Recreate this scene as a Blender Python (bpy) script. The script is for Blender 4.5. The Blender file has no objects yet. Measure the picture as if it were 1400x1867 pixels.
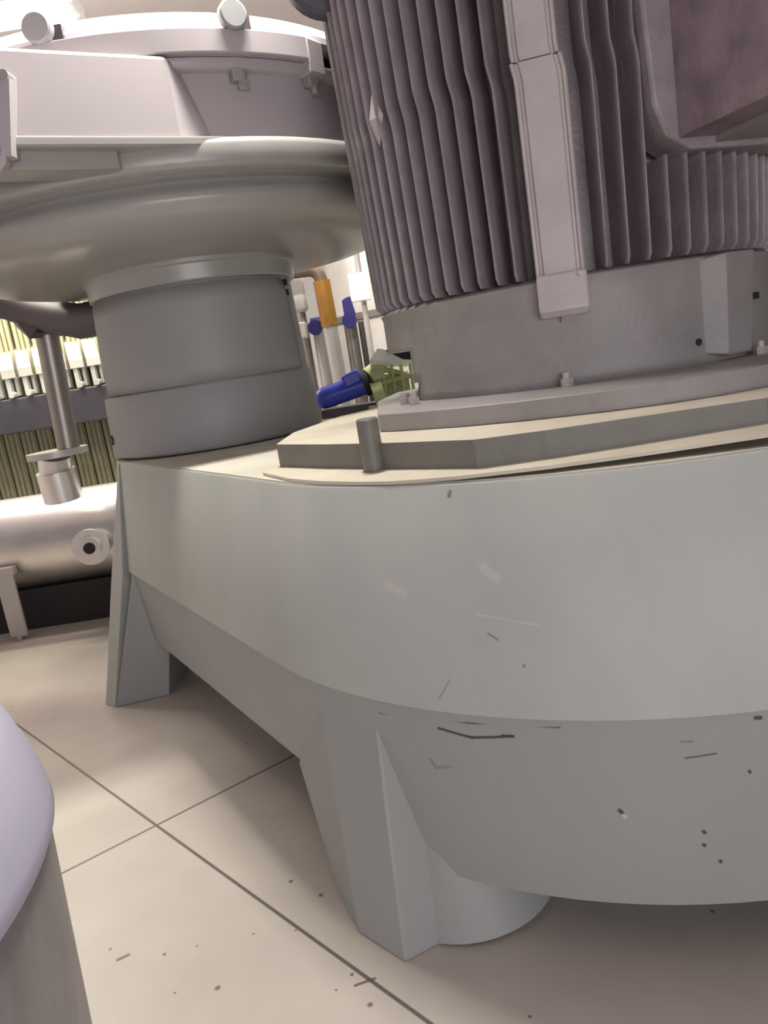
import bpy, bmesh, math, random
from mathutils import Vector, Matrix
random.seed(4)
S = bpy.context.scene
COL = S.collection
PI = math.pi

# ------------------------------------------------------------------ camera
H = 1.25
ROLL, PITCH, F_PX = .156, .199, 1400.
def cam_basis():
    c, s = math.cos(ROLL), math.sin(ROLL)
    R0 = Vector((1, 0, 0)); U0 = Vector((0, math.sin(PITCH), math.cos(PITCH))); Fw = Vector((0, math.cos(PITCH), -math.sin(PITCH)))
    return R0*c - U0*s, R0*s + U0*c, Fw
cd = bpy.data.cameras.new('camera'); cam = bpy.data.objects.new('camera', cd); COL.objects.link(cam)
r_, u_, f_ = cam_basis()
cam.matrix_world = Matrix(((r_.x, u_.x, -f_.x, 0), (r_.y, u_.y, -f_.y, 0), (r_.z, u_.z, -f_.z, H), (0, 0, 0, 1)))
cd.sensor_fit = 'VERTICAL'; cd.sensor_height = 24; cd.lens = 24*F_PX/1867.
cd.clip_start = .05
S.camera = cam

# ------------------------------------------------------------------ world, light, exposure
W = bpy.data.worlds.new('world'); S.world = W; W.use_nodes = True
bg = W.node_tree.nodes['Background']; bg.inputs[0].default_value = (.9, .88, .95, 1); bg.inputs[1].default_value = .3
S.view_settings.view_transform = 'Standard'; S.view_settings.look = 'None'
S.view_settings.exposure = 0.0; S.view_settings.gamma = 1
def area(name, loc, sx, sy, power, color, rz=0, direction=(0, 0, -1)):
    l = bpy.data.lights.new(name, 'AREA'); l.shape = 'RECTANGLE'; l.size = sx; l.size_y = sy
    l.energy = power; l.color = color
    o = bpy.data.objects.new(name, l); COL.objects.link(o); o.location = loc
    o.rotation_euler = (0, 0, rz) if direction[2] == -1 else Vector(direction).to_track_quat('-Z', 'Y').to_euler()
    return o
# tube fittings under the hall ceiling: x, y, length, width, turn, power, colour
CEIL = 4.2
LAMPS = [   # ... lamp height
    (.06, 2.42, .7, .18, .5, 135, (1, .96, .88), 3.4),
    (-2.3, 4.6, 1.8, .25, 0, 70, (1, .84, .80), 4.03),
    (-2.6, 5.4, 2.4, .25, 0, 85, (1, .98, .76), 3.6),
    (1.2, 6.2, 2.4, .25, 0, 55, (1, .97, .9), 4.03),
    (.6, 4.0, 1.0, .2, .3, 60, (.97, 1, .84), 4.03),
]
for i, (x, y, sx, sy, rz, pw, c, lz) in enumerate(LAMPS):
    area('tube_light_glow', (x, y, lz), sx, sy, pw, c, rz)
area('ceiling_fill_glow', (-2.6, 5.4, 3.72), 2.4, .25, 34, (1, .88, .90), 0, (0, .0001, 1))  # added fill above a lamp housing, brightens the ceiling
# unseen fill light added behind the camera to brighten the front faces
area('front_fill', (.9, -2.9, 1.35), 3.0, 1.3, 97, (.98, .94, .97), 0, (0, 1, .06))

# ------------------------------------------------------------------ materials
def mat(name, col, rough=.5, metal=0, noise=0, nscale=6, bump=0, bscale=60, col2=None, spec=.5, coat=0, stretch=None, marks=None, speck=0, emit=None):
    m = bpy.data.materials.new(name); m.use_nodes = True; nt = m.node_tree; N = nt.nodes; L = nt.links
    b = N['Principled BSDF']; b.inputs['Roughness'].default_value = rough; b.inputs['Metallic'].default_value = metal
    b.inputs['Specular IOR Level'].default_value = spec; b.inputs['Coat Weight'].default_value = coat
    b.inputs['Base Color'].default_value = (*col, 1)
    if emit:
        b.inputs['Emission Color'].default_value = (*emit[0], 1); b.inputs['Emission Strength'].default_value = emit[1]
    geo = N.new('ShaderNodeNewGeometry'); pos = geo.outputs['Position']
    cur = None
    def mixc(fac, a, bb):
        x = N.new('ShaderNodeMix'); x.data_type = 'RGBA'
        L.new(fac, x.inputs[0])
        if isinstance(a, tuple): x.inputs[6].default_value = (*a, 1)
        else: L.new(a, x.inputs[6])
        if isinstance(bb, tuple): x.inputs[7].default_value = (*bb, 1)
        else: L.new(bb, x.inputs[7])
        return x.outputs[2]
    if noise:
        vec = pos
        if stretch:
            mp = N.new('ShaderNodeMapping'); mp.inputs['Scale'].default_value = stretch; L.new(pos, mp.inputs[0]); vec = mp.outputs[0]
        n = N.new('ShaderNodeTexNoise'); n.inputs['Scale'].default_value = nscale; n.inputs['Detail'].default_value = 5; n.inputs['Roughness'].default_value = .6
        L.new(vec, n.inputs[0])
        mr = N.new('ShaderNodeMapRange'); mr.inputs[1].default_value = .35; mr.inputs[2].default_value = .65; mr.inputs[3].default_value = 0; mr.inputs[4].default_value = noise
        L.new(n.outputs[0], mr.inputs[0])
        cur = mixc(mr.outputs[0], col, col2 or tuple(c*.6 for c in col))
        L.new(cur, b.inputs['Base Color'])
    if speck:
        v = N.new('ShaderNodeTexVoronoi'); v.inputs['Scale'].default_value = 9; L.new(pos, v.inputs[0])
        n2 = N.new('ShaderNodeTexNoise'); n2.inputs['Scale'].default_value = 3; L.new(pos, n2.inputs[0])
        a = N.new('ShaderNodeMath'); a.operation = 'MULTIPLY'; L.new(n2.outputs[0], a.inputs[0]); a.inputs[1].default_value = speck
        lt = N.new('ShaderNodeMath'); lt.operation = 'LESS_THAN'; L.new(v.outputs['Distance'], lt.inputs[0]); L.new(a.outputs[0], lt.inputs[1])
        cur = mixc(lt.outputs[0], cur if cur else col, tuple(c*.35 for c in col)); L.new(cur, b.inputs['Base Color'])
    for (A, B, rad, mc) in (marks or []):
        A = Vector(A); B = Vector(B); d = B-A; dd = max(d.dot(d), 1e-9)
        s = N.new('ShaderNodeVectorMath'); s.operation = 'SUBTRACT'; L.new(pos, s.inputs[0]); s.inputs[1].default_value = A
        dt = N.new('ShaderNodeVectorMath'); dt.operation = 'DOT_PRODUCT'; L.new(s.outputs[0], dt.inputs[0]); dt.inputs[1].default_value = d/dd
        cl = N.new('ShaderNodeClamp'); L.new(dt.outputs['Value'], cl.inputs[0])
        sc = N.new('ShaderNodeVectorMath'); sc.operation = 'SCALE'; sc.inputs[0].default_value = d; L.new(cl.outputs[0], sc.inputs['Scale'])
        ds = N.new('ShaderNodeVectorMath'); ds.operation = 'DISTANCE'; L.new(s.outputs[0], ds.inputs[0]); L.new(sc.outputs[0], ds.inputs[1])
        mr = N.new('ShaderNodeMapRange'); L.new(ds.outputs['Value'], mr.inputs[0]); mr.inputs[1].default_value = rad; mr.inputs[2].default_value = rad*.4; mr.inputs[3].default_value = 0; mr.inputs[4].default_value = .9
        cur = mixc(mr.outputs[0], cur if cur else col, mc); L.new(cur, b.inputs['Base Color'])
    if bump:
        n = N.new('ShaderNodeTexNoise'); n.inputs['Scale'].default_value = bscale; n.inputs['Detail'].default_value = 3; L.new(pos, n.inputs[0])
        bp = N.new('ShaderNodeBump'); bp.inputs['Strength'].default_value = bump; bp.inputs['Distance'].default_value = .004
        L.new(n.outputs[0], bp.inputs['Height']); L.new(bp.outputs[0], b.inputs['Normal'])
    return m

DK = (.03, .03, .03); LT = (.55, .54, .5)
wall_marks = [
    ((0.041, 1.427, 0.506), (0.102, 1.39, 0.495), 0.0045, DK),
    ((0.102, 1.39, 0.495), (0.177, 1.348, 0.507), 0.0045, DK),
    ((0.177, 1.348, 0.507), (0.157, 1.358, 0.507), 0.003, DK),
    ((0.468, 1.253, 0.464), (0.52, 1.245, 0.469), 0.003, (.1,.1,.1)),
    ((0.35, 1.289, 0.355), (0.353, 1.289, 0.351), 0.006, DK),
    ((0.356, 1.288, 0.344), (0.359, 1.288, 0.341), 0.005, LT),
    ((0.492, 1.259, 0.307), (0.494, 1.259, 0.304), 0.005, DK),
    ((0.491, 1.261, 0.278), (0.493, 1.261, 0.276), 0.005, DK),
    ((0.519, 1.259, 0.24), (0.52, 1.259, 0.238), 0.005, DK),
    ((0.576, 1.241, 0.427), (0.577, 1.241, 0.424), 0.004, DK),
    ((0.59, 1.233, 0.533), (0.597, 1.232, 0.532), 0.006, DK),
    ((0.13, 1.442, 0.979), (0.127, 1.443, 0.97), 0.006, (.14,.14,.12)),
    ((0.145, 1.39, 0.745), (0.247, 1.337, 0.725), 0.002, LT),
    ((0.159, 1.375, 0.709), (0.174, 1.366, 0.698), 0.003, (.2,.2,.19)),
    ((-0.018, 1.508, 0.793), (0.013, 1.482, 0.782), 0.012, (.5,.5,.47)),
    ((0.213, 1.338, 0.651), (0.214, 1.338, 0.649), 0.004, (.2,.2,.2)),
    ((-0.078, 1.519, 0.514), (0.095, 1.391, 0.527), 0.0025, (.13,.13,.12)),
    ((0.095, 1.391, 0.527), (0.26, 1.31, 0.531), 0.003, (.08,.08,.08)),
    ((0.016, 1.451, 0.427), (0.024, 1.446, 0.41), 0.006, (.22,.22,.21)),
    ((0.024, 1.446, 0.41), (0.052, 1.426, 0.419), 0.005, (.24,.24,.23)),
    ((0.168, 1.394, 0.834), (0.189, 1.38, 0.813), 0.013, (.50,.50,.48)),
    ((0.076, 1.405, 0.615), (0.05, 1.414, 0.574), 0.003, (.3,.3,.29)),
    ((0.461, 1.253, 0.498), (0.481, 1.249, 0.497), 0.003, (.2,.2,.2)),
]
M = {}
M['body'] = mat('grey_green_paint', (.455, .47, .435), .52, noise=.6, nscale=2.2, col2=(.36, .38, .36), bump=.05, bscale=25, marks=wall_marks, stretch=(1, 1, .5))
M['skirt'] = mat('grey_skirt_tone', (.335, .345, .34), .52, noise=.35, nscale=2.2, col2=(.28, .29, .28), bump=.05, bscale=25, marks=wall_marks, stretch=(1, 1, .5))  # darker and greyer than the upper shell
M['paint'] = mat('separator_paint', (.32, .32, .32), .5, noise=.3, nscale=2.5, col2=(.29, .285, .29), bump=.03, bscale=30)
M['hood'] = mat('hood_lit_paint', (.44, .40, .41), .36, noise=.2, nscale=2.5, col2=(.39, .355, .365), bump=.03, bscale=30)  # paler pinkish separator paint; light on the hood put into the colour
M['bowl'] = mat('bowl_paint', (.36, .35, .33), .3, noise=.35, nscale=3, col2=(.28, .27, .25))
M['deck'] = mat('deck_lit_cream', (.62, .59, .50), .5, noise=.5, nscale=5, col2=(.45, .42, .34))  # cream lightened, part of the strong light here is in the colour
M['plate'] = mat('mounting_steel', (.17, .165, .145), .5, noise=.6, nscale=14, col2=(.13, .125, .11), bump=.2)
M['platetop'] = mat('sheet_paint', (.60, .55, .45), .5, noise=.5, nscale=7, col2=(.45, .4, .3))
M['cast'] = mat('cast_grey_violet', (.30, .26, .275), .42, noise=.6, nscale=12, col2=(.19, .16, .175), bump=.35, bscale=90)
M['house'] = mat('motor_housing_grey', (.30, .28, .275), .5, noise=.6, nscale=7, col2=(.22, .205, .20), bump=.3, bscale=70)
M['strip'] = mat('motor_strip_grey', (.48, .435, .43), .42, noise=.3, nscale=8, bump=.1)
M['tbox'] = mat('terminal_box_paint', (.17, .13, .15), .5, noise=.7, nscale=9, col2=(.33, .25, .29), bump=.4, bscale=40)
M['steel'] = mat('stainless', (.86, .84, .83), .36, 1, noise=.2, nscale=5)
M['pipe'] = mat('dull_steel_pipe', (.36, .33, .30), .4, .7, noise=.3, nscale=7)
M['darkpipe'] = mat('dark_pipe', (.07, .055, .065), .5)
M['dark'] = mat('dark_recess', (.02, .018, .02), .7)
M['white'] = mat('white_plastic', (.66, .66, .60), .5, noise=.2, nscale=9)
M['cloth'] = mat('filter_cloth_yellow', (.68, .64, .42), .7, noise=.5, nscale=14, col2=(.45, .42, .22), stretch=(3, 1, .3))
M['ribs'] = mat('filter_plate_olive', (.30, .285, .19), .6, noise=.5, nscale=10, col2=(.17, .15, .10), stretch=(3, 1, .3))
M['beam'] = mat('dark_violet_beam', (.075, .07, .09), .5, noise=.3)
M['blue'] = mat('blue_paint', (.05, .07, .55), .35, noise=.2, nscale=12)
M['navy'] = mat('dark_blue_paint', (.02, .015, .16), .4)
M['brown'] = mat('brown_pipe', (.16, .11, .08), .45)
M['amber'] = mat('amber_sleeve', (.36, .17, .03), .45, noise=.4, nscale=30)
M['lime'] = mat('pale_green_paint', (.62, .66, .36), .45, noise=.5, nscale=20, col2=(.33, .37, .17))
M['tank'] = mat('pale_tank_metal', (.56, .53, .51), .4, .2, noise=.3, nscale=4)
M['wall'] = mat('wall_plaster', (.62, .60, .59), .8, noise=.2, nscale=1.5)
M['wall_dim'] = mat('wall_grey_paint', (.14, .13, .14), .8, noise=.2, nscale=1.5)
M['ceil'] = mat('ceiling_panel', (.92, .85, .89), .8, noise=.15, nscale=1)
M['fg'] = mat('lavender_grey_paint', (.49, .465, .60), .4, noise=.25, nscale=2)
M['fgl'] = mat('mauve_grey_paint', (.30, .28, .28), .4, noise=.9, nscale=3.0, col2=(.20, .175, .185), stretch=(2.2, 2.2, 1))
M['lampw'] = mat('tube_glow', (1, 1, 1), .5, emit=((1, .97, .85), 9))
M['lampb'] = mat('lamp_body', (.8, .8, .8), .5)
M['label'] = mat('white_card', (.92, .92, .92), .5)
M['lid'] = mat('lid_white', (.80, .76, .80), .3, noise=.1)

def floor_mat():
    m = mat('sealed_concrete', (.52, .475, .42), .38, noise=.75, nscale=1.7, col2=(.40, .365, .33), bump=.05, bscale=20, speck=.085,
        marks=[((x, y, 0), (x+dx, y+dy, 0), r, (.1, .08, .06)) for x, y, dx, dy, r in
        [(-.377, 1.725, 0, 0, .008), (-.297, 1.656, 0, 0, .008), (-.18, 1.31, 0, 0, .008), (-.507, 1.415, 0, 0, .009), (-.762, 1.545, .02, .01, .007), (-.653, 1.539, 0, 0, .006), (-.21, 1.364, .04, .01, .005),
         (-.58, 1.55, 0, 0, .004), (-.45, 1.56, 0, 0, .004), (-.35, 1.55, 0, 0, .004), (-.60, 1.42, 0, 0, .004), (-.25, 1.36, 0, 0, .004)]])
    nt = m.node_tree; N = nt.nodes; L = nt.links; b = N['Principled BSDF']
    src = b.inputs['Base Color'].links[0].from_socket
    geo = N.new('ShaderNodeNewGeometry')
    fac = None
    # saw-cut joints crossing at (-.813, 2.076)
    for dx, dy in ((.669, -.743), (.80, .60)):
        nx, ny = -dy, dx
        dt = N.new('ShaderNodeVectorMath'); dt.operation = 'DOT_PRODUCT'; L.new(geo.outputs['Position'], dt.inputs[0]); dt.inputs[1].default_value = (nx, ny, 0)
        s = N.new('ShaderNodeMath'); s.operation = 'SUBTRACT'; L.new(dt.outputs['Value'], s.inputs[0]); s.inputs[1].default_value = nx*-.813+ny*2.076
        a = N.new('ShaderNodeMath'); a.operation = 'PINGPONG'; L.new(s.outputs[0], a.inputs[0]); a.inputs[1].default_value = 2.3
        mr = N.new('ShaderNodeMapRange'); L.new(a.outputs[0], mr.inputs[0]); mr.inputs[1].default_value = .0058; mr.inputs[2].default_value = .0030; mr.inputs[3].default_value = 0; mr.inputs[4].default_value = .9
        if fac is None: fac = mr.outputs[0]
        else:
            mx = N.new('ShaderNodeMath'); mx.operation = 'MAXIMUM'; L.new(fac, mx.inputs[0]); L.new(mr.outputs[0], mx.inputs[1]); fac = mx.outputs[0]
    x = N.new('ShaderNodeMix'); x.data_type = 'RGBA'; L.new(fac, x.inputs[0]); L.new(src, x.inputs[6]); x.inputs[7].default_value = (.07, .055, .05, 1)
    L.new(x.outputs[2], b.inputs['Base Color'])
    return m
M['floor'] = floor_mat()

# ------------------------------------------------------------------ mesh helpers
def link(name, bm, m, parent=None, angle=35, smooth=True, bevel=0, segs=2, loc=None):
    bmesh.ops.remove_doubles(bm, verts=bm.verts, dist=1e-6)
    bmesh.ops.recalc_face_normals(bm, faces=bm.faces)
    me = bpy.data.meshes.new(name); bm.to_mesh(me); bm.free()
    mats = m if isinstance(m, (list, tuple)) else [m]
    for k in mats: me.materials.append(k)
    o = bpy.data.objects.new(name, me); COL.objects.link(o)
    if smooth:
        for p in me.polygons: p.use_smooth = True
        me.set_sharp_from_angle(angle=math.radians(angle))
    if bevel:
        md = o.modifiers.new('bevel', 'BEVEL'); md.width = bevel; md.segments = segs; md.limit_method = 'ANGLE'; md.angle_limit = math.radians(40)
        md.harden_normals = False
    if parent:
        o.parent = parent
        o.matrix_parent_inverse = Matrix.Translation(-Vector(parent.location))
    return o
def thing(name, label, cat, loc=(0, 0, 0), group=None):
    o = bpy.data.objects.new(name, None); COL.objects.link(o); o.location = loc; o.empty_display_size = .1
    o['label'] = label; o['category'] = cat
    if group: o['group'] = group
    return o
def structure(o): o['kind'] = 'structure'; return o

def lathe(bm, prof, c=(0, 0), a0=0, a1=360, n=96, cap=True, rot=None):
    """prof: (r,z) list; angle measured from -Y towards +X (0 = facing -Y)."""
    full = abs(a1-a0) >= 360
    k = n if full else n+1
    rings = []
    for (r, z) in prof:
        ring = []
        for i in range(k):
            a = math.radians(a0+(a1-a0)*i/n)
            ring.append(bm.verts.new((c[0]+r*math.sin(a), c[1]-r*math.cos(a), z)))
        rings.append(ring)
    for j in range(len(rings)-1):
        for i in range(k if full else k-1):
            i2 = (i+1) % k
            bm.faces.new((rings[j][i], rings[j][i2], rings[j+1][i2], rings[j+1][i]))
    if full and cap:
        if prof[0] != prof[-1]:
            bm.faces.new(rings[0]); bm.faces.new(rings[-1])
    elif not full and prof[0] == prof[-1]:
        for i in (0, k-1):
            bm.faces.new([rings[j][i] for j in range(len(rings)-1)])
    return rings
def prism(bm, poly, z0, z1, z0f=None, z1f=None):
    lo = [bm.verts.new((x, y, z0f(x, y) if z0f else z0)) for x, y in poly]; hi = [bm.verts.new((x, y, z1f(x, y) if z1f else z1)) for x, y in poly]
    n = len(poly)
    bm.faces.new(lo); bm.faces.new(hi)
    for i in range(n): bm.faces.new((lo[i], lo[(i+1) % n], hi[(i+1) % n], hi[i]))
def box(bm, c, s, rz=0, rx=0, ry=0):
    mt = Matrix.Translation(c) @ Matrix.Rotation(rz, 4, 'Z') @ Matrix.Rotation(rx, 4, 'X') @ Matrix.Rotation(ry, 4, 'Y') @ Matrix.Diagonal((*s, 1))
    bmesh.ops.create_cube(bm, size=1, matrix=mt)
def rod(bm, A, B, r, r2=None, n=20, caps=True):
    A = Vector(A); B = Vector(B); d = B-A
    mt = Matrix.Translation((A+B)/2) @ d.to_track_quat('Z', 'Y').to_matrix().to_4x4()
    bmesh.ops.create_cone(bm, cap_ends=caps, segments=n, radius1=r, radius2=r if r2 is None else r2, depth=d.length, matrix=mt)
def tube(bm, pts, r, n=16):
    """swept round tube along points (list of Vector), smooth bends expected in pts"""
    pts = [Vector(p) for p in pts]; rings = []
    prev = None
    for i, p in enumerate(pts):
        t = (pts[min(i+1, len(pts)-1)]-pts[max(i-1, 0)]).normalized()
        if prev is None:
            a = t.orthogonal().normalized()
        else:
            a = (prev-t*prev.dot(t)).normalized()
        prev = a; b = t.cross(a)
        rings.append([bm.verts.new(p+(a*math.cos(2*PI*k/n)+b*math.sin(2*PI*k/n))*r) for k in range(n)])
    for j in range(len(rings)-1):
        for k in range(n): bm.faces.new((rings[j][k], rings[j][(k+1) % n], rings[j+1][(k+1) % n], rings[j+1][k]))
    bm.faces.new(rings[0]); bm.faces.new(rings[-1])
def arc_pts(A, B, C, rad, n=8):
    """A-B-C with a rounded corner at B"""
    A, B, C = Vector(A), Vector(B), Vector(C); u = (A-B).normalized(); v = (C-B).normalized()
    P, Q = B+u*rad, B+v*rad
    return [A]+[(P*(1-t)**2+B*2*t*(1-t)+Q*t*t) for t in [i/n for i in range(n+1)]]+[C]
def hull(bm, pts):
    vs = [bm.verts.new(p) for p in pts]
    r = bmesh.ops.convex_hull(bm, input=vs)
    bmesh.ops.delete(bm, geom=list({g for g in r['geom_interior']+r['geom_unused'] if isinstance(g, bmesh.types.BMVert)}), context='VERTS')
def pol(c, a, r, z=0):
    a = math.radians(a); return Vector((c[0]+r*math.sin(a), c[1]-r*math.cos(a), z))

# ------------------------------------------------------------------ setting
bm = bmesh.new(); box(bm, (0, 3, -.05), (14, 16, .1)); structure(link('floor', bm, M['floor'], smooth=False))
bm = bmesh.new(); box(bm, (0, 3, CEIL+.05), (14, 16, .1)); structure(link('ceiling', bm, M['ceil'], smooth=False))
bm = bmesh.new(); box(bm, (0, 9.05, CEIL/2), (14, .1, CEIL)); structure(link('wall_back', bm, M['wall'], smooth=False))
bm = bmesh.new(); box(bm, (-5.05, 3, CEIL/2), (.1, 12, CEIL)); structure(link('wall_left', bm, M['wall'], smooth=False))
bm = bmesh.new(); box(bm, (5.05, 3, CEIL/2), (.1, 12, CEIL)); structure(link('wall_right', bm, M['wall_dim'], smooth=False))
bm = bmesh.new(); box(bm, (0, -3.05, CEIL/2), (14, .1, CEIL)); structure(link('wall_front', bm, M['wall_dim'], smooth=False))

bm = bmesh.new()
for x in (-.65, .4, 1.4, 2.45): box(bm, (x, -2.985, 1.35), (.06, .03, 1.4))
for z in (.67, 2.03): box(bm, (.9, -2.985, z), (3.16, .03, .06))
structure(link('fill_light_frame', bm, M['ceil'], smooth=False))  # unseen frame added around the fill light

# ------------------------------------------------------------------ machine base
MC = (.68, 2.37); SC = (-.66, 3.40)          # centre of the round end, centre of the column end
RB, RS = 1.075, .448
def outline(off, nb=72, ns=28):
    """convex hull outline of the two round ends, grown by off; returns [(x,y,tag)]"""
    dx, dy = SC[0]-MC[0], SC[1]-MC[1]; D = math.hypot(dx, dy); th = math.atan2(dy, dx)
    ph = math.acos((RB-RS)/D)
    out = []
    a0, a1 = th+ph, th-ph+2*PI
    for i in range(nb+1):
        a = a0+(a1-a0)*i/nb; out.append((MC[0]+(RB+off)*math.cos(a), MC[1]+(RB+off)*math.sin(a)))
    e = 14
    A = out[-1]; B = (SC[0]+(RS+off)*math.cos(th-ph), SC[1]+(RS+off)*math.sin(th-ph))
    for i in range(1, e): out.append((A[0]+(B[0]-A[0])*i/e, A[1]+(B[1]-A[1])*i/e))
    for i in range(ns+1):
        a = th-ph+2*ph*i/ns; out.append((SC[0]+(RS+off)*math.cos(a), SC[1]+(RS+off)*math.sin(a)))
    A = out[-1]; B = out[0]
    for i in range(1, e): out.append((A[0]+(B[0]-A[0])*i/e, A[1]+(B[1]-A[1])*i/e))
    return out
base = thing('machine_base', 'large grey-green painted separator base casting with splayed legs on the floor', 'machine base', (MC[0], MC[1], 0))
def zbot(x, y):
    # the skirt hangs low round the big end and is arched up along the flanks
    dx, dy = SC[0]-MC[0], SC[1]-MC[1]; D = math.hypot(dx, dy)
    t = ((x-MC[0])*dx+(y-MC[1])*dy)/D
    k = min(max((t-.12)/.16, 0), 1); k = k*k*(3-2*k)
    return .143+.107*k
bm = bmesh.new()
def ring_of(off, z, zf=None):
    return [bm.verts.new((x, y, zf(x, y) if zf else z)) for x, y in outline(off)]
def bridge(a, b):
    n = len(a)
    for i in range(n): bm.faces.new((a[i], a[(i+1) % n], b[(i+1) % n], b[i]))
R_ = [ring_of(-.10, .99), ring_of(-.014, .99), ring_of(-.004, .993), ring_of(0, 1.0-.012), ring_of(.074, .556), ring_of(.0745, .55)]
for a, b in zip(R_, R_[1:]): bridge(a, b)
bm.faces.new(R_[0])
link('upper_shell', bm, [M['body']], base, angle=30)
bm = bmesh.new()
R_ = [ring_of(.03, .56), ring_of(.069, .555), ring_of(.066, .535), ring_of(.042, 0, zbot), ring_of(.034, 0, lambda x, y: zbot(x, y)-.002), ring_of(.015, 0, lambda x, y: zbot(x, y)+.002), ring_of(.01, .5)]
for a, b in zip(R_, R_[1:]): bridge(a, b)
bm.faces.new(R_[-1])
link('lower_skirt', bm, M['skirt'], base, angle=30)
bm = bmesh.new(); prism(bm, outline(-.016), .985, .9945)
link('deck', bm, M['deck'], base, smooth=False)
# legs ------------------------------------------------------------
def leg(pts, foot):
    bm = bmesh.new(); hull(bm, pts)
    return bm
# near leg
near = [(-.222, 1.69, .515), (-.088, 1.53, .47), (-.075, 1.56, .50), (-.322, 1.853, .25), (-.251, 1.647, 0), (-.202, 1.508, 0), (-.104, 1.403, 0), (.002, 1.498, .148), (-.02, 1.44, .0), (.03, 1.55, .15), (.03, 1.50, 0),
        (-.05, 1.80, .5), (-.10, 1.90, 0), (-.25, 1.90, .25)]
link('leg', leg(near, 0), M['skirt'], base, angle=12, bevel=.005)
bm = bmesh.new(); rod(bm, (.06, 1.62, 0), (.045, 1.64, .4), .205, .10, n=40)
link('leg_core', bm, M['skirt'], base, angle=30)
far = [(-1.055, 3.05, .54), (-.975, 3.062, .197), (-.965, 3.066, .26), (-1.227, 3.008, 0), (-1.014, 3.050, 0), (-.95, 3.1, .5), (-1.0, 3.2, 0), (-1.12, 3.36, .548), (-1.25, 3.25, 0), (-1.0, 3.4, 0)]
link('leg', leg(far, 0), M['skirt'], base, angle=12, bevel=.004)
rib = [(-1.045, 3.16, .985), (-1.065, 3.22, .985), (-1.02, 3.3, .985), (-1.285, 3.05, 0), (-1.232, 3.012, 0), (-1.27, 3.2, 0), (-1.095, 3.06, .55), (-1.175, 3.13, .5), (-1.0, 3.3, .2)]
link('end_rib', leg(rib, 0), M['body'], base, angle=12, bevel=.004)
mir_axis = Vector((SC[0]-MC[0], SC[1]-MC[1], 0)).normalized()
def mirror(p):
    v = Vector(p)-Vector((MC[0], MC[1], 0)); w = mir_axis*v.dot(mir_axis); h = Vector((w.x, w.y, 0))
    perp = Vector((v.x, v.y, 0))-h
    return Vector((MC[0], MC[1], v.z))+h-perp
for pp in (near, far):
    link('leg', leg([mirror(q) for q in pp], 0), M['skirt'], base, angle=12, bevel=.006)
# cover sheet, thick plate, stud ------------------------------------
sheet = [(-.30, 2.02), (-.292, 1.98), (-.21, 1.80), (-.13, 1.68), (-.046, 1.586), (.02, 1.525), (.075, 1.487), (.15, 1.443), (.31, 1.385), (.42, 1.36), (.50, 1.345), (.68, 1.318), (.95, 1.34), (1.25, 1.5), (1.5, 1.8), (1.6, 2.2), (1.55, 2.6), (1.3, 3.0), (.9, 3.3), (.4, 3.3), (-.05, 2.9)]
bm = bmesh.new()
tilt = lambda x, y: .9955+max(0, (x-.0))*.020
prism(bm, sheet, 0, 0, tilt, lambda x, y: tilt(x, y)+.007)
link('cover_sheet', bm, M['platetop'], base, smooth=False)
plate = [(-.255, 2.045), (-.112, 1.843), (.02, 1.679), (.195, 1.489), (.33, 1.460), (.739, 1.426), (1.07, 1.46), (1.5, 1.85), (1.62, 2.4), (1.35, 3.0), (.8, 3.25), (.25, 3.15), (-.1, 2.75), (-.235, 2.35)]
bm = bmesh.new(); prism(bm, plate, 1.004, 1.064)
for f in bm.faces:
    f.material_index = 0
o = link('mounting_plate', bm, [M['plate'], M['platetop']], base, smooth=False)
for p in o.data.polygons:
    if p.normal.z > .9: p.material_index = 1
bm = bmesh.new(); rod(bm, (-.006, 1.70, 1.0), (-.006, 1.70, 1.118), .0245, n=28); rod(bm, (-.006, 1.70, 1.118), (-.006, 1.70, 1.122), .0245, .021, n=28)
rod(bm, (-.006, 1.70, 1.0), (-.006, 1.70, 1.006), .036, .028, n=28)
link('locating_stud', bm, M['plate'], base)

# ------------------------------------------------------------------ electric motor
MX = (.66, 2.46)
motor = thing('electric_motor', 'large violet-grey vertical electric motor with cooling fins on the machine base', 'motor', (MX[0], MX[1], 1.064))
ringp = [(.022, 1.935), (.06, 1.885), (.20, 1.755), (.34, 1.665), (.495, 1.60), (.60, 1.578), (.72, 1.575), (.86, 1.61), (1.05, 1.69), (1.25, 1.84), (1.4, 2.1), (1.45, 2.5), (1.3, 2.95), (.9, 3.2), (.45, 3.15), (.12, 2.9), (.035, 2.5)]
bm = bmesh.new(); prism(bm, ringp, 1.064, 1.109)
link('mounting_flange', bm, M['house'], motor, angle=30, bevel=.003)
# lantern housing with window
bm = bmesh.new()
zs = [1.104, 1.13, 1.16, 1.19, 1.22, 1.25, 1.262, 1.30, 1.35, 1.362, 1.372]
rr = lambda z: .57 if z < 1.36 else (.575 if z < 1.37 else .56)
n = 144; grid = []
for z in zs: grid.append([bm.verts.new(pol(MX, -180+360*i/n, rr(z)+(.0 if z > 1.11 else .004), z)) for i in range(n)])
for j in range(len(zs)-1):
    for i in range(n):
        a = -180+360*(i+.5)/n; z = (zs[j]+zs[j+1])/2
        edge = -66.5+ (1.25-z)*35
        if z < 1.25 and -125 < a < edge: continue
        bm.faces.new((grid[j][i], grid[j][(i+1) % n], grid[j+1][(i+1) % n], grid[j+1][i]))
o = link('lantern_housing', bm, M['house'], motor)
sd = o.modifiers.new('solid', 'SOLIDIFY'); sd.thickness = .03; sd.offset = -1
bm = bmesh.new(); lathe(bm, [(.05, 1.345), (.56, 1.345), (.56, 1.36), (.05, 1.36)], MX, n=72)
link('end_shield', bm, M['cast'], motor)
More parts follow.
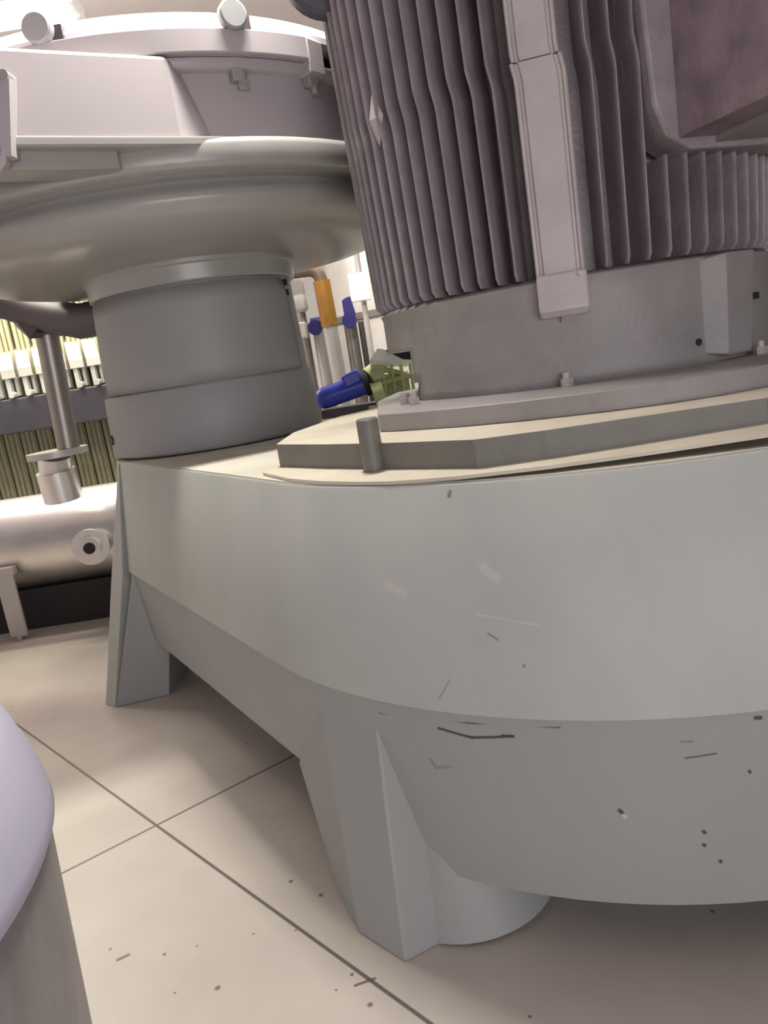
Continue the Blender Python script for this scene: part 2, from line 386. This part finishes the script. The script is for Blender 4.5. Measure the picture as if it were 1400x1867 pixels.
bm = bmesh.new()
lathe(bm, [(.0001, 1.10), (.16, 1.10), (.16, 1.36), (.0001, 1.36)], MX, n=40, cap=False)
link('coupling', bm, M['dark'], motor)
# bolts on flange & ribs of housing
for a, r in ((-16.5, .60), (-60, .64), (-54, .66), (33, .62)):
    bm = bmesh.new(); c = pol(MX, a, r, 0); rod(bm, (c.x, c.y, 1.106), (c.x, c.y, 1.128), .016, n=6); rod(bm, (c.x, c.y, 1.128), (c.x, c.y, 1.142), .009, n=12)
    link('flange_bolt', bm, M['strip'], motor, smooth=False)
bm = bmesh.new()
def radial_box(bm, a, r0, r1, w, z0, z1, c=MX):
    a = math.radians(a); d = Vector((math.sin(a), -math.cos(a), 0)); m_ = d*((r0+r1)/2)
    box(bm, (c[0]+m_.x, c[1]+m_.y, (z0+z1)/2), (w, abs(r1-r0), z1-z0), rz=a)
hull(bm, [pol(MX, 19, .565, 1.13), pol(MX, 19, .565, 1.36), pol(MX, 24, .61, 1.365), pol(MX, 24, .60, 1.20), pol(MX, 34, .61, 1.365), pol(MX, 32.5, .60, 1.12), pol(MX, 35, .56, 1.37), pol(MX, 34, .56, 1.12), pol(MX, 24, .60, 1.12)])
link('housing_rib', bm, M['house'], motor, angle=10, bevel=.004)
bm = bmesh.new(); radial_box(bm, 40.5, .55, .575, .05, 1.245, 1.262); link('vent_slot', bm, M['dark'], motor, smooth=False)
bm = bmesh.new(); A = pol(MX, 17.6, .545, 1.163); B = pol(MX, 17.6, .5725, 1.163); rod(bm, A, B, .009, n=16); link('plug_hole', bm, M['dark'], motor)
# stator body
RT = lambda z: .586+.035*max(0, z-1.37)
def sh(z):   # slight offset of the fins above the mould joint (degrees)
    k = min(max((z-1.80)/.07, 0), 1); return 0.9*k*k*(3-2*k)
ZT = 2.42
bm = bmesh.new(); lathe(bm, [(.480, 1.366), (.485, 1.8), (.50, ZT)], MX, n=120)
link('stator_shell', bm, M['cast'], motor)
bm = bmesh.new()
zl = [1.374, 1.39, 1.6, 1.78, 1.80, 1.82, 1.84, 1.86, 1.88, 2.1, ZT]
def fin(a, z0=1.374, zl=zl, w0=.85, w1=.40):
    levels = [z0]+[z for z in zl if z > z0+.005]
    rings = []
    for z in levels:
        R = RT(z)-(.012 if z == levels[0] else 0); s = -sh(z)*1.0
        ring = [pol(MX, a+s-w0*.8, .47, z), pol(MX, a+s-w1, R-.012, z), pol(MX, a+s-w1*.75, R-.003, z), pol(MX, a+s-w1*.25, R, z), pol(MX, a+s+w1*.25, R, z), pol(MX, a+s+w1*.75, R-.003, z), pol(MX, a+s+w1, R-.012, z), pol(MX, a+s+w0*.8, .47, z)]
        rings.append([bm.verts.new(p) for p in ring])
    k = 8
    for j in range(len(rings)-1):
        for i in range(k-1): bm.faces.new((rings[j][i], rings[j][i+1], rings[j+1][i+1], rings[j+1][i]))
    bm.faces.new(rings[0]); bm.faces.new(rings[-1])
P_ = 4.75
for i in range(40):
    a = -25.8-i*P_*(1-.0)
    if a < -178: break
    fin(a)
i = 0
while True:
    a = -4.6+i*5.15; i += 1
    if a > 178: break
    z0 = 1.374
    fin(a) if not (8 < a < 57) else None
    if 8 < a < 57:      # short fins under the terminal box
        levels_top = 1.60
        fin(a, zl=[1.374, 1.39, 1.5, levels_top])
link('cooling_fins', bm, M['cast'], motor, angle=50)
# flat strip with edge ribs
bm = bmesh.new()
for (z0, z1, w, rr_) in ((1.372, 1.845, 5.6, .0), (1.849, ZT, 5.2, -.006)):
    zz = [z0]+[z for z in (1.6, 1.79, 1.81, 1.83) if z0 < z < z1]+[z1] if z0 < 1.5 else [z0, 1.87, 1.9, 2.1, z1]
    prof = [(-w, -.075), (-w, -.004), (-w+.35, .0), (-w+.8, -.001), (-w+1.1, -.009), (-w+1.6, -.009), (-w+2.0, -.002)]
    prof = prof+[(-a, r) for a, r in reversed(prof)]
    rings = []
    for z in zz:
        rings.append([bm.verts.new(pol(MX, -15.4+a-sh(z), RT(z)+rr_+r+.004, z)) for a, r in prof])
    k = len(prof)
    for j in range(len(rings)-1):
        for i in range(k-1): bm.faces.new((rings[j][i], rings[j][i+1], rings[j+1][i+1], rings[j+1][i]))
    bm.faces.new(rings[0]); bm.faces.new(rings[-1])
link('pad_strip', bm, M['strip'], motor, angle=25)
# foot lug beneath the strip
bm = bmesh.new()
hull(bm, [pol(MX, a, r, z) for a in (-20.8, -9.6) for r, z in ((.55, 1.385), (.607, 1.375), (.612, 1.29), (.60, 1.275), (.55, 1.275))])
link('cast_lug', bm, M['strip'], motor, angle=20, bevel=.006)
bm = bmesh.new(); A = pol(MX, -11.3, .60, 1.367); B = pol(MX, -11.3, .616, 1.367); rod(bm, A, B, .0045, n=10); link('lug_screw', bm, M['strip'], motor)
bm = bmesh.new(); A = pol(MX, -14.5, .575, 1.262); hull(bm, [A+Vector(v) for v in [(-.02, 0, 0), (.02, 0, 0), (-.02, -.02, .013), (.02, -.02, .013), (-.02, 0, .02), (.02, 0, .02)]]); link('lug_pad', bm, M['strip'], motor)
# diamond boss
bm = bmesh.new()
c0 = pol(MX, -61.8, .600, 1.852)
hull(bm, [pol(MX, -61.8, .592, 1.92), pol(MX, -61.8, .590, 1.785), pol(MX, -65.6, .594, 1.852), pol(MX, -57.9, .594, 1.852), pol(MX, -62.2, .607, 1.852), pol(MX, -61.8, .55, 1.852)])
link('diamond_boss', bm, M['strip'], motor, angle=5)
# terminal box: protrudes outward from the fins
u = Vector((.267, -.9637, 0)); v = Vector((.9637, .267, 0)); Q = Vector((.792, 1.861, 0))
def tb(s, d, z): p = Q+v*s+u*d; return Vector((p.x, p.y, z))
bm = bmesh.new(); hull(bm, [tb(s, d, z) for s in (0, .46) for d, z in ((-.05, 1.625), (.30, 1.625), (.36, 1.70), (.36, 2.40), (-.05, 2.40))])
link('terminal_box', bm, M['tbox'], motor, angle=20, bevel=.012)
bm = bmesh.new()
hull(bm, [tb(s, d, z) for d in (-.10, .006) for s, z in ((-.065, 1.86), (-.058, 1.70), (-.03, 1.635), (.03, 1.600), (.50, 1.590), (.52, 1.7), (.52, 2.4), (-.075, 2.4), (-.075, 2.0))])
link('terminal_box_frame', bm, M['cast'], motor, angle=20, bevel=.008)
bm = bmesh.new(); hull(bm, [tb(s, d, z) for s in (.10, .42) for d, z in ((.0, 1.61), (.20, 1.612), (.22, 1.63), (0, 1.64))])
link('gland_plate', bm, M['house'], motor, angle=20, bevel=.006)
# fan cowl at the top
bm = bmesh.new(); lathe(bm, [(.50, ZT-.01), (.60, ZT-.01), (.63, ZT+.03), (.63, ZT+.35), (.45, ZT+.42), (.1, ZT+.43)], MX, n=96)
link('fan_cowl', bm, M['cast'], motor)
bm = bmesh.new()
cc = pol(MX, -84, .60, 2.30)
lathe(bm, [(.0001, 0), (.11, 0), (.12, .012), (.12, .05), (.11, .062), (.0001, .062)], (0, 0), n=40, cap=False)
bmesh.ops.transform(bm, verts=bm.verts, matrix=Matrix.Translation(cc) @ Matrix.Rotation(math.radians(-84), 4, 'Z') @ Matrix.Rotation(PI/2, 4, 'Y'))
link('lifting_eye', bm, M['beam'], motor)

# ------------------------------------------------------------------ separator (column + hood)
SX = (-.66, 3.40)
SU = (-.648, 3.402)
sep = thing('centrifugal_separator', 'tall grey separator with round hood and column standing on far end of base', 'separator', (SX[0], SX[1], 1.0))
bm = bmesh.new(); lathe(bm, [(.30, 1.0), (.430, 1.0), (.430, 1.01), (.419, 1.25), (.405, 1.63), (.30, 1.63)], SU, n=96)
link('column', bm, M['paint'], sep)
bm = bmesh.new(); lathe(bm, [(.43, 1.008), (.449, 1.008), (.451, 1.012), (.440, 1.243), (.436, 1.249), (.42, 1.249)], SX, n=96)
link('column_skirt', bm, M['paint'], sep)
# curved access door, corners rounded
bm = bmesh.new()
a0, a1, z0, z1, rc = -66, 68, 1.255, 1.617, .05
outer = []
def door_pts():
    pts = []
    for (ca, cz, s0) in ((a1-7, z1-rc, 0), (a0+7, z1-rc, 90)):
        for k in range(9):
            t = math.radians(s0+k*90/8); pts.append((ca+7*math.cos(t), cz+rc*math.sin(t)))
    pts += [(a0, z0+.01), (a0+1, z0)]
    pts += [(a1-1, z0), (a1, z0+.01)]
    return pts
cols_ = 60
for i in range(cols_+1):
    a = a0+(a1-a0)*i/cols_
    e = min(a-a0, a1-a)
    zt = z1 if e >= 7 else z1-rc+rc*math.sqrt(max(0, 1-((7-e)/7)**2))
    outer.append((a, zt))
rows = 6
for r in (.4345,):
    g = [[bm.verts.new(pol(SU, a, .4275-(.0145*((zt-z0)*j/rows)/.37), z0+(zt-z0)*j/rows)) for j in range(rows+1)] for a, zt in outer]
    for i in range(cols_):
        for j in range(rows): bm.faces.new((g[i][j], g[i+1][j], g[i+1][j+1], g[i][j+1]))
o = link('access_door', bm, M['paint'], sep); sd = o.modifiers.new('s', 'SOLIDIFY'); sd.thickness = .011; sd.offset = -1
for a, z in ((-30, 1.595), (-63, 1.08)):
    bm = bmesh.new(); A = pol(SU, a, .40, z); B = pol(SX, a, .453, z) if z < 1.2 else pol(SU, a, .4155, z); rod(bm, A, B, .009 if z > 1.2 else .02, n=18); link('lifting_hole', bm, M['dark'], sep)
for z in (1.60, 1.56):
    bm = bmesh.new(); radial_box(bm, 71, .40, .425, .012, z-.012, z+.012, SU); link('hinge', bm, M['dark'], sep, smooth=False)
bm = bmesh.new(); lathe(bm, [(.38, 1.628), (.420, 1.628), (.426, 1.634), (.430, 1.688), (.440, 1.694), (.440, 1.708), (.434, 1.714), (.38, 1.714)], SU, n=96)
link('neck_flange', bm, M['bowl'], sep)
# bowl
bm = bmesh.new(); lathe(bm, [(.40, 1.705), (.50, 1.712), (.56, 1.712), (.70, 1.716), (.80, 1.726), (.86, 1.742), (.905, 1.765), (.93, 1.79), (.935, 1.812), (.928, 1.83), (.905, 1.846), (.90, 1.862), (.93, 1.872), (.93, 1.885)], SX, n=160)
link('bowl_bottom', bm, M['bowl'], sep, angle=50)
bm = bmesh.new(); lathe(bm, [(.90, 1.872), (.982, 1.874), (.992, 1.880), (.996, 1.892), (.998, 1.935), (.995, 1.945), (.985, 1.955), (.97, 1.957), (.92, 1.957)], SX, n=160)
link('hood_rim', bm, M['bowl'], sep, angle=50)
bm = bmesh.new(); lathe(bm, [(.90, 1.955), (.936, 1.956), (.938, 1.966), (.934, 1.975), (.930, 2.16), (.90, 2.16)], SX, n=160)
link('hood_drum', bm, M['hood'], sep, angle=50)
bm = bmesh.new(); lathe(bm, [(.90, 2.150), (.965, 2.150), (.972, 2.156), (.972, 2.180), (.90, 2.180)], SX, n=160)
link('drum_flange', bm, M['hood'], sep, angle=50)
# clamp ring segment ending at a square cut
bm = bmesh.new(); prof = [(.93, 2.182), (.998, 2.182), (1.002, 2.186), (1.002, 2.245), (.996, 2.249), (.93, 2.249), (.93, 2.182)]
lathe(bm, prof, SX, a0=-140, a1=40.3, n=120); link('clamp_ring', bm, M['hood'], sep, angle=40)
bm = bmesh.new(); hull(bm, [pol(SX, a, r, z) for a, r in ((40.3, .93), (40.3, 1.006), (44.5, .99), (46, .93)) for z in (2.145, 2.245)]); link('clamp_end', bm, M['hood'], sep, angle=20, bevel=.004)
bm = bmesh.new(); lathe(bm, prof, SX, a0=51, a1=200, n=100); link('clamp_ring', bm, M['hood'], sep, angle=40)
bm = bmesh.new(); lathe(bm, [(.90, 2.248), (.975, 2.249), (.975, 2.268), (.968, 2.277), (.905, 2.329), (.88, 2.338), (.6, 2.345), (.3, 2.35), (.0001, 2.35)], SX, n=160, cap=False)
link('hood_lid', bm, [M['lid']], sep, angle=30)
# domed lugs and clamp bolts
def disc_lug(a, z):
    bm = bmesh.new()
    lathe(bm, [(.0001, 0), (.036, 0), (.042, .005), (.042, .028), (.036, .033), (.0001, .033)], (0, 0), n=36, cap=False)
    c = pol(SX, a, .985, z)
    bmesh.ops.transform(bm, verts=bm.verts, matrix=Matrix.Translation(c) @ Matrix.Rotation(math.radians(a), 4, 'Z') @ Matrix.Rotation(PI/2, 4, 'X'))
    lg = link('round_lug', bm, M['paint'], sep)
    bm = bmesh.new(); radial_box(bm, a+2.6, .955, .985, .03, 2.25, z+.01, SX); hb = link('lug_bracket', bm, M['darkpipe'], lg, smooth=False)
    hb.matrix_parent_inverse = Matrix.Identity(4)
for a in (26.5, -5.0): disc_lug(a, 2.283)
for a in (27.6, 43.5):
    bm = bmesh.new(); c = pol(SX, a, .955, 0); rod(bm, (c.x, c.y, 2.118), (c.x, c.y, 2.15), .013, n=16); rod(bm, (c.x, c.y, 2.100), (c.x, c.y, 2.120), .019, n=6)
    link('clamp_bolt', bm, M['steel'], sep)
    bm = bmesh.new(); radial_box(bm, a-1.0, .935, .97, .04, 2.12, 2.185, SX); link('bolt_bracket', bm, M['paint'], sep, bevel=.004)
# square outlet housing on the hood's left front
TL = Vector((-.795, 2.215, 0)); TR = Vector((-.417, 2.43, 0)); dirb = (TL-TR).normalized(); EL = TR+dirb*.95
def zz_(p, z): return Vector((p.x, p.y, z))
Dp = pol(SX, 20.2, .936, 0)
top, bot = 2.176, 1.957
back = [pol(SX, a, .88, 0) for a in (18, 5, -10, -30)]
bm = bmesh.new()
pts = []
for z in (bot, top):
    pts += [zz_(EL, z), zz_(TR, z)]+[zz_(b, z) for b in back]
pts += [zz_(Dp, bot), zz_(pol(SX, 15.5, .93, 0), top), zz_(EL+Vector((-.1, .6, 0)), bot), zz_(EL+Vector((-.1, .6, 0)), top)]
hull(bm, pts); link('outlet_housing', bm, M['hood'], sep, angle=15, bevel=.010, segs=3)
bm = bmesh.new()
off = Vector((dirb.y, -dirb.x, 0)); off = off if off.y < 0 else -off
hull(bm, [zz_(p+off*k, z) for p in (EL, TR+dirb*.02, pol(SX, 22, .985)-off*0) for k, z in ((.0, 1.957), (.0, 1.93), (-.15, 1.957), (-.15, 1.93))]); link('outlet_housing_lip', bm, M['bowl'], sep, angle=15, bevel=.006)
bm = bmesh.new()
hull(bm, [zz_(p+off*k, z) for p in (EL, TR+dirb*.18) for k, z in ((-.03, 1.932), (-.03, 1.882), (-.15, 1.932), (-.15, 1.882))]); link('outlet_housing_lip', bm, M['bowl'], sep, angle=15, bevel=.006)
# hinged latch arm at the far left of the hood
bm = bmesh.new(); hull(bm, [Vector(p)+Vector(q) for p in ((-.788, 2.185, 2.10), (-.828, 2.175, 1.90)) for q in ((-.014, -.006, 0), (.014, -.006, 0), (-.014, .04, 0), (.014, .04, 0))])
hull(bm, [Vector(p)+Vector(q) for p in ((-.828, 2.175, 1.903), (-.90, 2.16, 1.82)) for q in ((0, -.006, .014), (0, -.006, -.014), (0, .02, .014), (0, .02, -.014))])
link('latch_arm', bm, M['hood'], sep, angle=20, bevel=.002)
bm = bmesh.new(); rod(bm, (-.788, 2.17, 2.093), (-.788, 2.20, 2.093), .013, n=12); link('latch_bolt', bm, M['steel'], sep)

# outlet pipe from under the bowl: elbow coloured dark for its shade, vertical pipe, flange
pipe = thing('outlet_pipe', 'vertical steel pipe with bolted flange left of the separator column', 'pipe', (-1.59, 4.1, .78))
bm = bmesh.new(); tube(bm, [(-1.06, 3.64, 1.615), (-1.3, 3.85, 1.63), (-1.55, 4.05, 1.71), (-1.8, 4.2, 1.82), (-2.4, 4.3, 1.90), (-3.0, 4.35, 1.92)], .083); link('header_pipe', bm, M['darkpipe'], pipe)
bm = bmesh.new(); hull(bm, [(-1.45, 3.98, 1.76), (-1.85, 4.2, 1.90), (-1.85, 4.3, 1.90), (-1.75, 4.2, 1.68), (-1.68, 4.2, 1.66), (-1.5, 4.12, 1.60), (-1.62, 4.0, 1.60), (-1.45, 4.1, 1.74)]); link('outlet_bracket', bm, M['darkpipe'], pipe, angle=15)
bm = bmesh.new(); rod(bm, (-1.565, 4.1, 1.70), (-1.595, 4.1, 1.03), .058, n=32); link('riser', bm, M['pipe'], pipe)
bm = bmesh.new(); rod(bm, (-1.562, 4.1, 1.612), (-1.562, 4.1, 1.622), .10, n=32); link('pipe_collar', bm, M['darkpipe'], pipe)
bm = bmesh.new(); rod(bm, (-1.66, 4.1, .995), (-1.66, 4.1, 1.028), .155, n=40); link('pipe_flange', bm, M['tank'], pipe)
bm = bmesh.new(); rod(bm, (-1.68, 4.1, 1.0), (-1.70, 4.12, .92), .085, n=32); rod(bm, (-1.70, 4.12, .92), (-1.70, 4.14, .76), .10, n=32); link('pipe_stub', bm, M['steel'], pipe)

# ------------------------------------------------------------------ horizontal stainless tank
tk = thing('horizontal_tank', 'horizontal stainless steel tank with side nozzle on strap legs left of column', 'tank', (-2.0, 4.45, 0))
bm = bmesh.new(); rod(bm, (-3.6, 4.50, .50), (-.9, 4.50, .50), .268, n=64); link('vessel', bm, M['steel'], tk)
bm = bmesh.new(); rod(bm, (-1.645, 4.27, .475), (-1.63, 4.17, .47), .085, n=36); rod(bm, (-1.633, 4.185, .47), (-1.630, 4.165, .47), .10, n=36); rod(bm, (-1.63, 4.165, .47), (-1.627, 4.14, .47), .060, n=30)
nz = link('nozzle', bm, M['steel'], tk)
bm = bmesh.new(); rod(bm, (-1.628, 4.15, .47), (-1.627, 4.135, .47), .032, n=24)
o = link('nozzle_bore', bm, M['dark'], nz); o.matrix_parent_inverse = Matrix.Identity(4)
for x in (-2.15, -1.0, -3.3):
    bm = bmesh.new(); box(bm, (x, 4.20, .20), (.10, .02, .36)); box(bm, (x-.005, 4.215, .40), (.13, .05, .05)); box(bm, (x, 4.2, .01), (.03, .03, .02))
    link('support_leg', bm, M['tank'], tk, bevel=.004)
bm = bmesh.new(); box(bm, (-2.4, 4.62, .12), (3.4, .5, .24)); link('dark_block', bm, M['dark'], tk, smooth=False)  # plain near-black block filling the space under the vessel

# ------------------------------------------------------------------ filter press behind
fp = thing('filter_press', 'long plate filter press with white shoulders behind the stainless tank', 'filter press', (-2.9, 6, 0))
x = -4.2; k = 0
while x < -1.2:
    bm = bmesh.new()
    box(bm, (x, 6.15, 1.34), (.112, .5, 1.82))
    for q in (-.036, 0, .036):
        rod(bm, (x+q, 5.896, .46), (x+q, 5.896, 1.5), .012, n=8)
        rod(bm, (x+q, 5.896, 1.50), (x+q, 5.896, 2.24), .014, n=8)
    pl_ = link('filter_plate', bm, [M['ribs'], M['cloth']], fp)
    for p in pl_.data.polygons:
        if p.center.z > 1.5: p.material_index = 1
    bm = bmesh.new()
    hull(bm, [Vector(v_)+Vector((x, 0, 0)) for v_ in ((-.095, 5.95, 1.74), (.005, 5.95, 1.74), (.095, 5.72, 1.56), (-.005, 5.72, 1.56), (-.095, 5.95, 1.5), (.005, 5.95, 1.5), (.095, 5.72, 1.50), (-.005, 5.72, 1.50))])
    box(bm, (x+.02, 5.76, 1.44), (.03, .05, .16)); box(bm, (x+.063, 5.80, 1.44), (.02, .05, .14))
    rod(bm, (x+.04, 5.70, 1.38), (x+.04, 5.80, 1.38), .022, n=10)
    sh_ = link('plate_handle', bm, M['white'], pl_, angle=20); sh_.matrix_parent_inverse = Matrix.Identity(4)
    x += .125; k += 1
bm = bmesh.new(); box(bm, (-2.7, 5.80, 1.23), (3.4, .14, .25)); link('side_beam', bm, M['beam'], fp, bevel=.01)
bm = bmesh.new(); box(bm, (-1.05, 6.1, .9), (.12, .9, 1.8)); link('end_frame', bm, M['beam'], fp, bevel=.01)
bm = bmesh.new(); box(bm, (-4.35, 6.1, .9), (.12, .9, 1.8)); link('end_frame', bm, M['beam'], fp, bevel=.01)

# ------------------------------------------------------------------ lamp fixtures
def fixture(x, y, L_, rz, label, z=CEIL-.13, group='tube lights under the ceiling'):
    t = thing('ceiling_light', label, 'light', (x, y, z), group)
    bm = bmesh.new(); box(bm, (x, y, z+.03), (L_, .24, .06), rz=rz); link('lamp_housing', bm, M['lampb'], t, smooth=False)
    bm = bmesh.new()
    ux, uy = math.cos(rz)*(L_/2-.05), math.sin(rz)*(L_/2-.05)
    for q in (-.06, .06): rod(bm, (x-ux-q*math.sin(rz), y-uy+q*math.cos(rz), z-.012), (x+ux-q*math.sin(rz), y+uy+q*math.cos(rz), z-.012), .013, n=12)
    link('lamp_tube', bm, M['lampw'], t)
    if z < 4:
        bm = bmesh.new(); rod(bm, (x-.2, y, z+.05), (x-.2, y, CEIL), .006, n=8); link('suspension_rod', bm, M['lampb'], t)
        bm = bmesh.new(); rod(bm, (x+.2, y, z+.05), (x+.2, y, CEIL), .006, n=8); link('suspension_rod', bm, M['lampb'], t)
LAMP_LABELS = ['white tube light hanging on two rods above the mounting plate', 'white tube light under the ceiling above the stainless tank',
               'white tube light under the ceiling above the filter press', 'white tube light under the ceiling above the storage tank', 'white tube light under the ceiling above the dosing pump']
for (x, y, sx, sy, rz, pw, c, lz), lb in zip(LAMPS, LAMP_LABELS): fixture(x, y, sx, rz, lb, lz+.04)
t = thing('hanging_lamp', 'bright tube lamp hanging beneath the separator bowl above filter press', 'light', (-2.0, 5.0, 2.0))
bm = bmesh.new(); box(bm, (-2.02, 5.0, 2.005), (.40, .10, .05)); link('lamp_tube', bm, M['lampw'], t, smooth=False)
bm = bmesh.new(); box(bm, (-2.02, 5.0, 2.045), (.46, .14, .03)); link('lamp_shade', bm, M['lampb'], t, smooth=False)
bm = bmesh.new(); rod(bm, (-2.1, 5, 2.05), (-2.1, 5, CEIL), .006, n=8); link('suspension_rod', bm, M['pipe'], t)
bm = bmesh.new(); rod(bm, (-1.9, 5, 2.05), (-1.9, 5, CEIL), .006, n=8); link('suspension_rod', bm, M['pipe'], t)

# ------------------------------------------------------------------ equipment seen between hood and motor
t = thing('storage_tank', 'pale upright cylindrical tank with white card behind the motor', 'tank', (.45, 6.6, 0))
bm = bmesh.new(); lathe(bm, [(.0001, .02), (.62, .02), (.62, .35), (.62, 2.3), (.5, 2.5), (.25, 2.62), (.0001, 2.65)], (.45, 6.6), n=64, cap=False); link('shell', bm, M['tank'], t)
for a in (-60, 60, 180):
    bm = bmesh.new(); c = pol((.45, 6.6), a, .55, 0); rod(bm, (c.x, c.y, 0), (c.x, c.y, .3), .04); link('leg', bm, M['pipe'], t)
bm = bmesh.new(); lathe(bm, [(.62, 1.55), (.635, 1.55), (.635, 1.60), (.62, 1.60)], (.45, 6.6), n=64); link('band', bm, M['pipe'], t)
o = bm = bmesh.new(); box(bm, (.075, 5.6, 1.74), (.14, .04, .19)); ob = link('control_box', bm, M['label'], None, bevel=.004)
ob['label'] = 'small white box on a pole left of the motor fins'; ob['category'] = 'control box'
bm = bmesh.new(); rod(bm, (.09, 5.66, 0), (.09, 5.66, 2.3), .02); ob = link('pole', bm, M['tank'])
ob['label'] = 'slim pale pole carrying the small white box'; ob['category'] = 'pole'

t = thing('elbow_pipe', 'brown elbow pipe with amber sleeve dropping right of the separator column', 'pipe', (-.17, 5.2, 0))
P1 = [(-.55, 5.2, 1.83)]+arc_pts((-.45, 5.2, 1.86), (-.17, 5.2, 1.86), (-.165, 5.2, 1.55), .09)
bm = bmesh.new(); tube(bm, P1, .042); link('elbow', bm, M['brown'], t)
bm = bmesh.new(); rod(bm, (-.168, 5.2, 1.78), (-.162, 5.2, 1.49), .055, n=24); link('sleeve', bm, M['amber'], t)
bm = bmesh.new(); rod(bm, (-.162, 5.2, 1.50), (-.13, 5.2, .0), .048, n=24); link('drop_pipe', bm, M['tank'], t)
for i, (x, r, m_) in enumerate(((-.25, .042, 'tank'), (-.03, .045, 'pipe'), (.045, .02, 'darkpipe'), (-.345, .028, 'pipe'))):
    bm = bmesh.new(); rod(bm, (x, 5.455, 1.86 if i == 3 else 1.50), (x, 5.455, 0), r, n=24); ob = link('standpipe', bm, M[m_])
    ob['label'] = ['thick pale standpipe just left of the amber sleeved pipe', 'grey standpipe right of the amber sleeved pipe', 'thin dark standpipe nearest the motor housing', 'narrow grey standpipe closest to the separator column'][i]; ob['category'] = 'pipe'
for i, (x, z) in enumerate(((-.265, 1.54), (-.03, 1.55))):
    t = thing('hand_valve', ['dark blue hand valve left of the amber sleeve', 'dark blue hand valve right of the amber sleeve'][i], 'valve', (x, 5.35, z))
    bm = bmesh.new(); rod(bm, (x, 5.36, z-.04), (x, 5.30, z-.04), .05, n=20); link('hand_wheel', bm, M['navy'], t)
    bm = bmesh.new(); hull(bm, [(x-.03, 5.36, z-.08), (x+.05, 5.36, z+.0), (x+.03, 5.36, z+.12), (x-.03, 5.36, z+.10), (x-.03, 5.40, z-.08), (x+.05, 5.40, z+.0), (x, 5.40, z+.12)] if i else [(x-.03, 5.36, z), (x+.06, 5.36, z), (x+.06, 5.40, z+.03), (x-.03, 5.40, z+.03), (x, 5.4, z-.05)]); link('lever', bm, M['navy'], t, angle=20)
    bm = bmesh.new(); rod(bm, (x, 5.36, z-.04), (x, 5.412, z-.04), .02, n=12); link('valve_stem', bm, M['steel'], t)
bm = bmesh.new(); box(bm, (-.345, 5.385, 1.738), (.108, .08, .235)); ob = link('junction_box', bm, M['tank'], bevel=.02)
ob['label'] = 'pale rounded junction box under the brown elbow pipe'; ob['category'] = 'box'
bm = bmesh.new(); box(bm, (-.362, 5.385, 1.498), (.075, .08, .108)); ob = link('junction_box', bm, M['white'], bevel=.01)
ob['label'] = 'small white junction box below the pale one beside column'; ob['category'] = 'box'

# pump with blue motor on the deck side
t = thing('dosing_pump', 'pale green pump with a blue motor beyond the mounting stud', 'pump', (.05, 4.2, 0))
bm = bmesh.new(); rod(bm, (-.22, 4.2, 1.075), (.0, 4.2, 1.115), .058, n=32)
bmesh.ops.create_uvsphere(bm, u_segments=24, v_segments=12, radius=.058, matrix=Matrix.Translation((-.22, 4.2, 1.075)))
pm = link('pump_motor', bm, M['blue'], t)
bm = bmesh.new(); box(bm, (-.06, 4.19, 1.155), (.10, .10, .07), ry=-.3); o = link('terminal_cover', bm, M['blue'], pm, bevel=.012); o.matrix_parent_inverse = Matrix.Identity(4)
bm = bmesh.new(); rod(bm, (.0, 4.2, 1.115), (.03, 4.2, 1.12), .068, n=24); link('motor_flange', bm, M['dark'], t)
bm = bmesh.new()
rod(bm, (.04, 4.15, 1.06), (.10, 4.15, 1.07), .055, n=24); rod(bm, (.05, 4.15, 1.0), (.05, 4.15, .8), .045, n=24)
rod(bm, (.03, 4.2, 1.14), (.09, 4.22, 1.17), .06, n=20); box(bm, (.16, 4.25, 1.05), (.17, .1, .20)); rod(bm, (.06, 4.18, 1.20), (.26, 4.2, 1.12), .016, n=10); rod(bm, (.04, 4.18, 1.16), (.20, 4.2, 1.06), .013, n=10)
for q in (.11, .16, .21, .26): rod(bm, (q, 4.17, .95), (q, 4.17, 1.22), .009, n=8)
rod(bm, (.02, 4.17, 1.10), (.28, 4.17, 1.13), .012, n=8)
link('pump_body', bm, M['lime'], t, angle=30)
bm = bmesh.new(); hull(bm, [(.05, 4.1, 1.235), (.10, 4.1, 1.29), (.16, 4.1, 1.25), (.26, 4.1, 1.20), (.30, 4.1, 1.22), (.24, 4.2, 1.17), (.10, 4.2, 1.20), (.05, 4.2, 1.2)]); link('pump_cap', bm, M['label'], t, angle=20)
bm = bmesh.new(); hull(bm, [(.14, 4.06, 1.27), (.19, 4.06, 1.31), (.28, 4.06, 1.30), (.30, 4.06, 1.20), (.22, 4.06, 1.215), (.14, 4.09, 1.27), (.28, 4.09, 1.30), (.30, 4.09, 1.20)]); link('dark_pocket', bm, M['dark'], t, angle=20)  # black shape added in front of the cap as the dark pocket
bm = bmesh.new(); box(bm, (-.10, 4.25, .93), (.30, .2, .16)); box(bm, (.05, 4.25, .44), (.6, .3, .86)); link('pump_stand', bm, M['darkpipe'], t, smooth=False)

# ------------------------------------------------------------------ neighbouring machine in the foreground
FC = (-1.335, .955)
fg = thing('neighbouring_machine', 'rounded lavender grey machine housing at the lower left foreground', 'machine', (FC[0], FC[1], 0))
bm = bmesh.new(); lathe(bm, [(.70, .560), (.736, .565), (.741, .575), (.738, .60), (.726, .65), (.705, .715), (.672, .78), (.61, .835), (.48, .88), (.3, .9), (.0001, .905)], FC, n=128, cap=False)
link('domed_cover', bm, M['fg'], fg, angle=50)
bm = bmesh.new(); lathe(bm, [(.69, 0), (.700, .01), (.724, .5), (.724, .562), (.6, .565)], FC, n=128); link('body', bm, M['fgl'], fg)
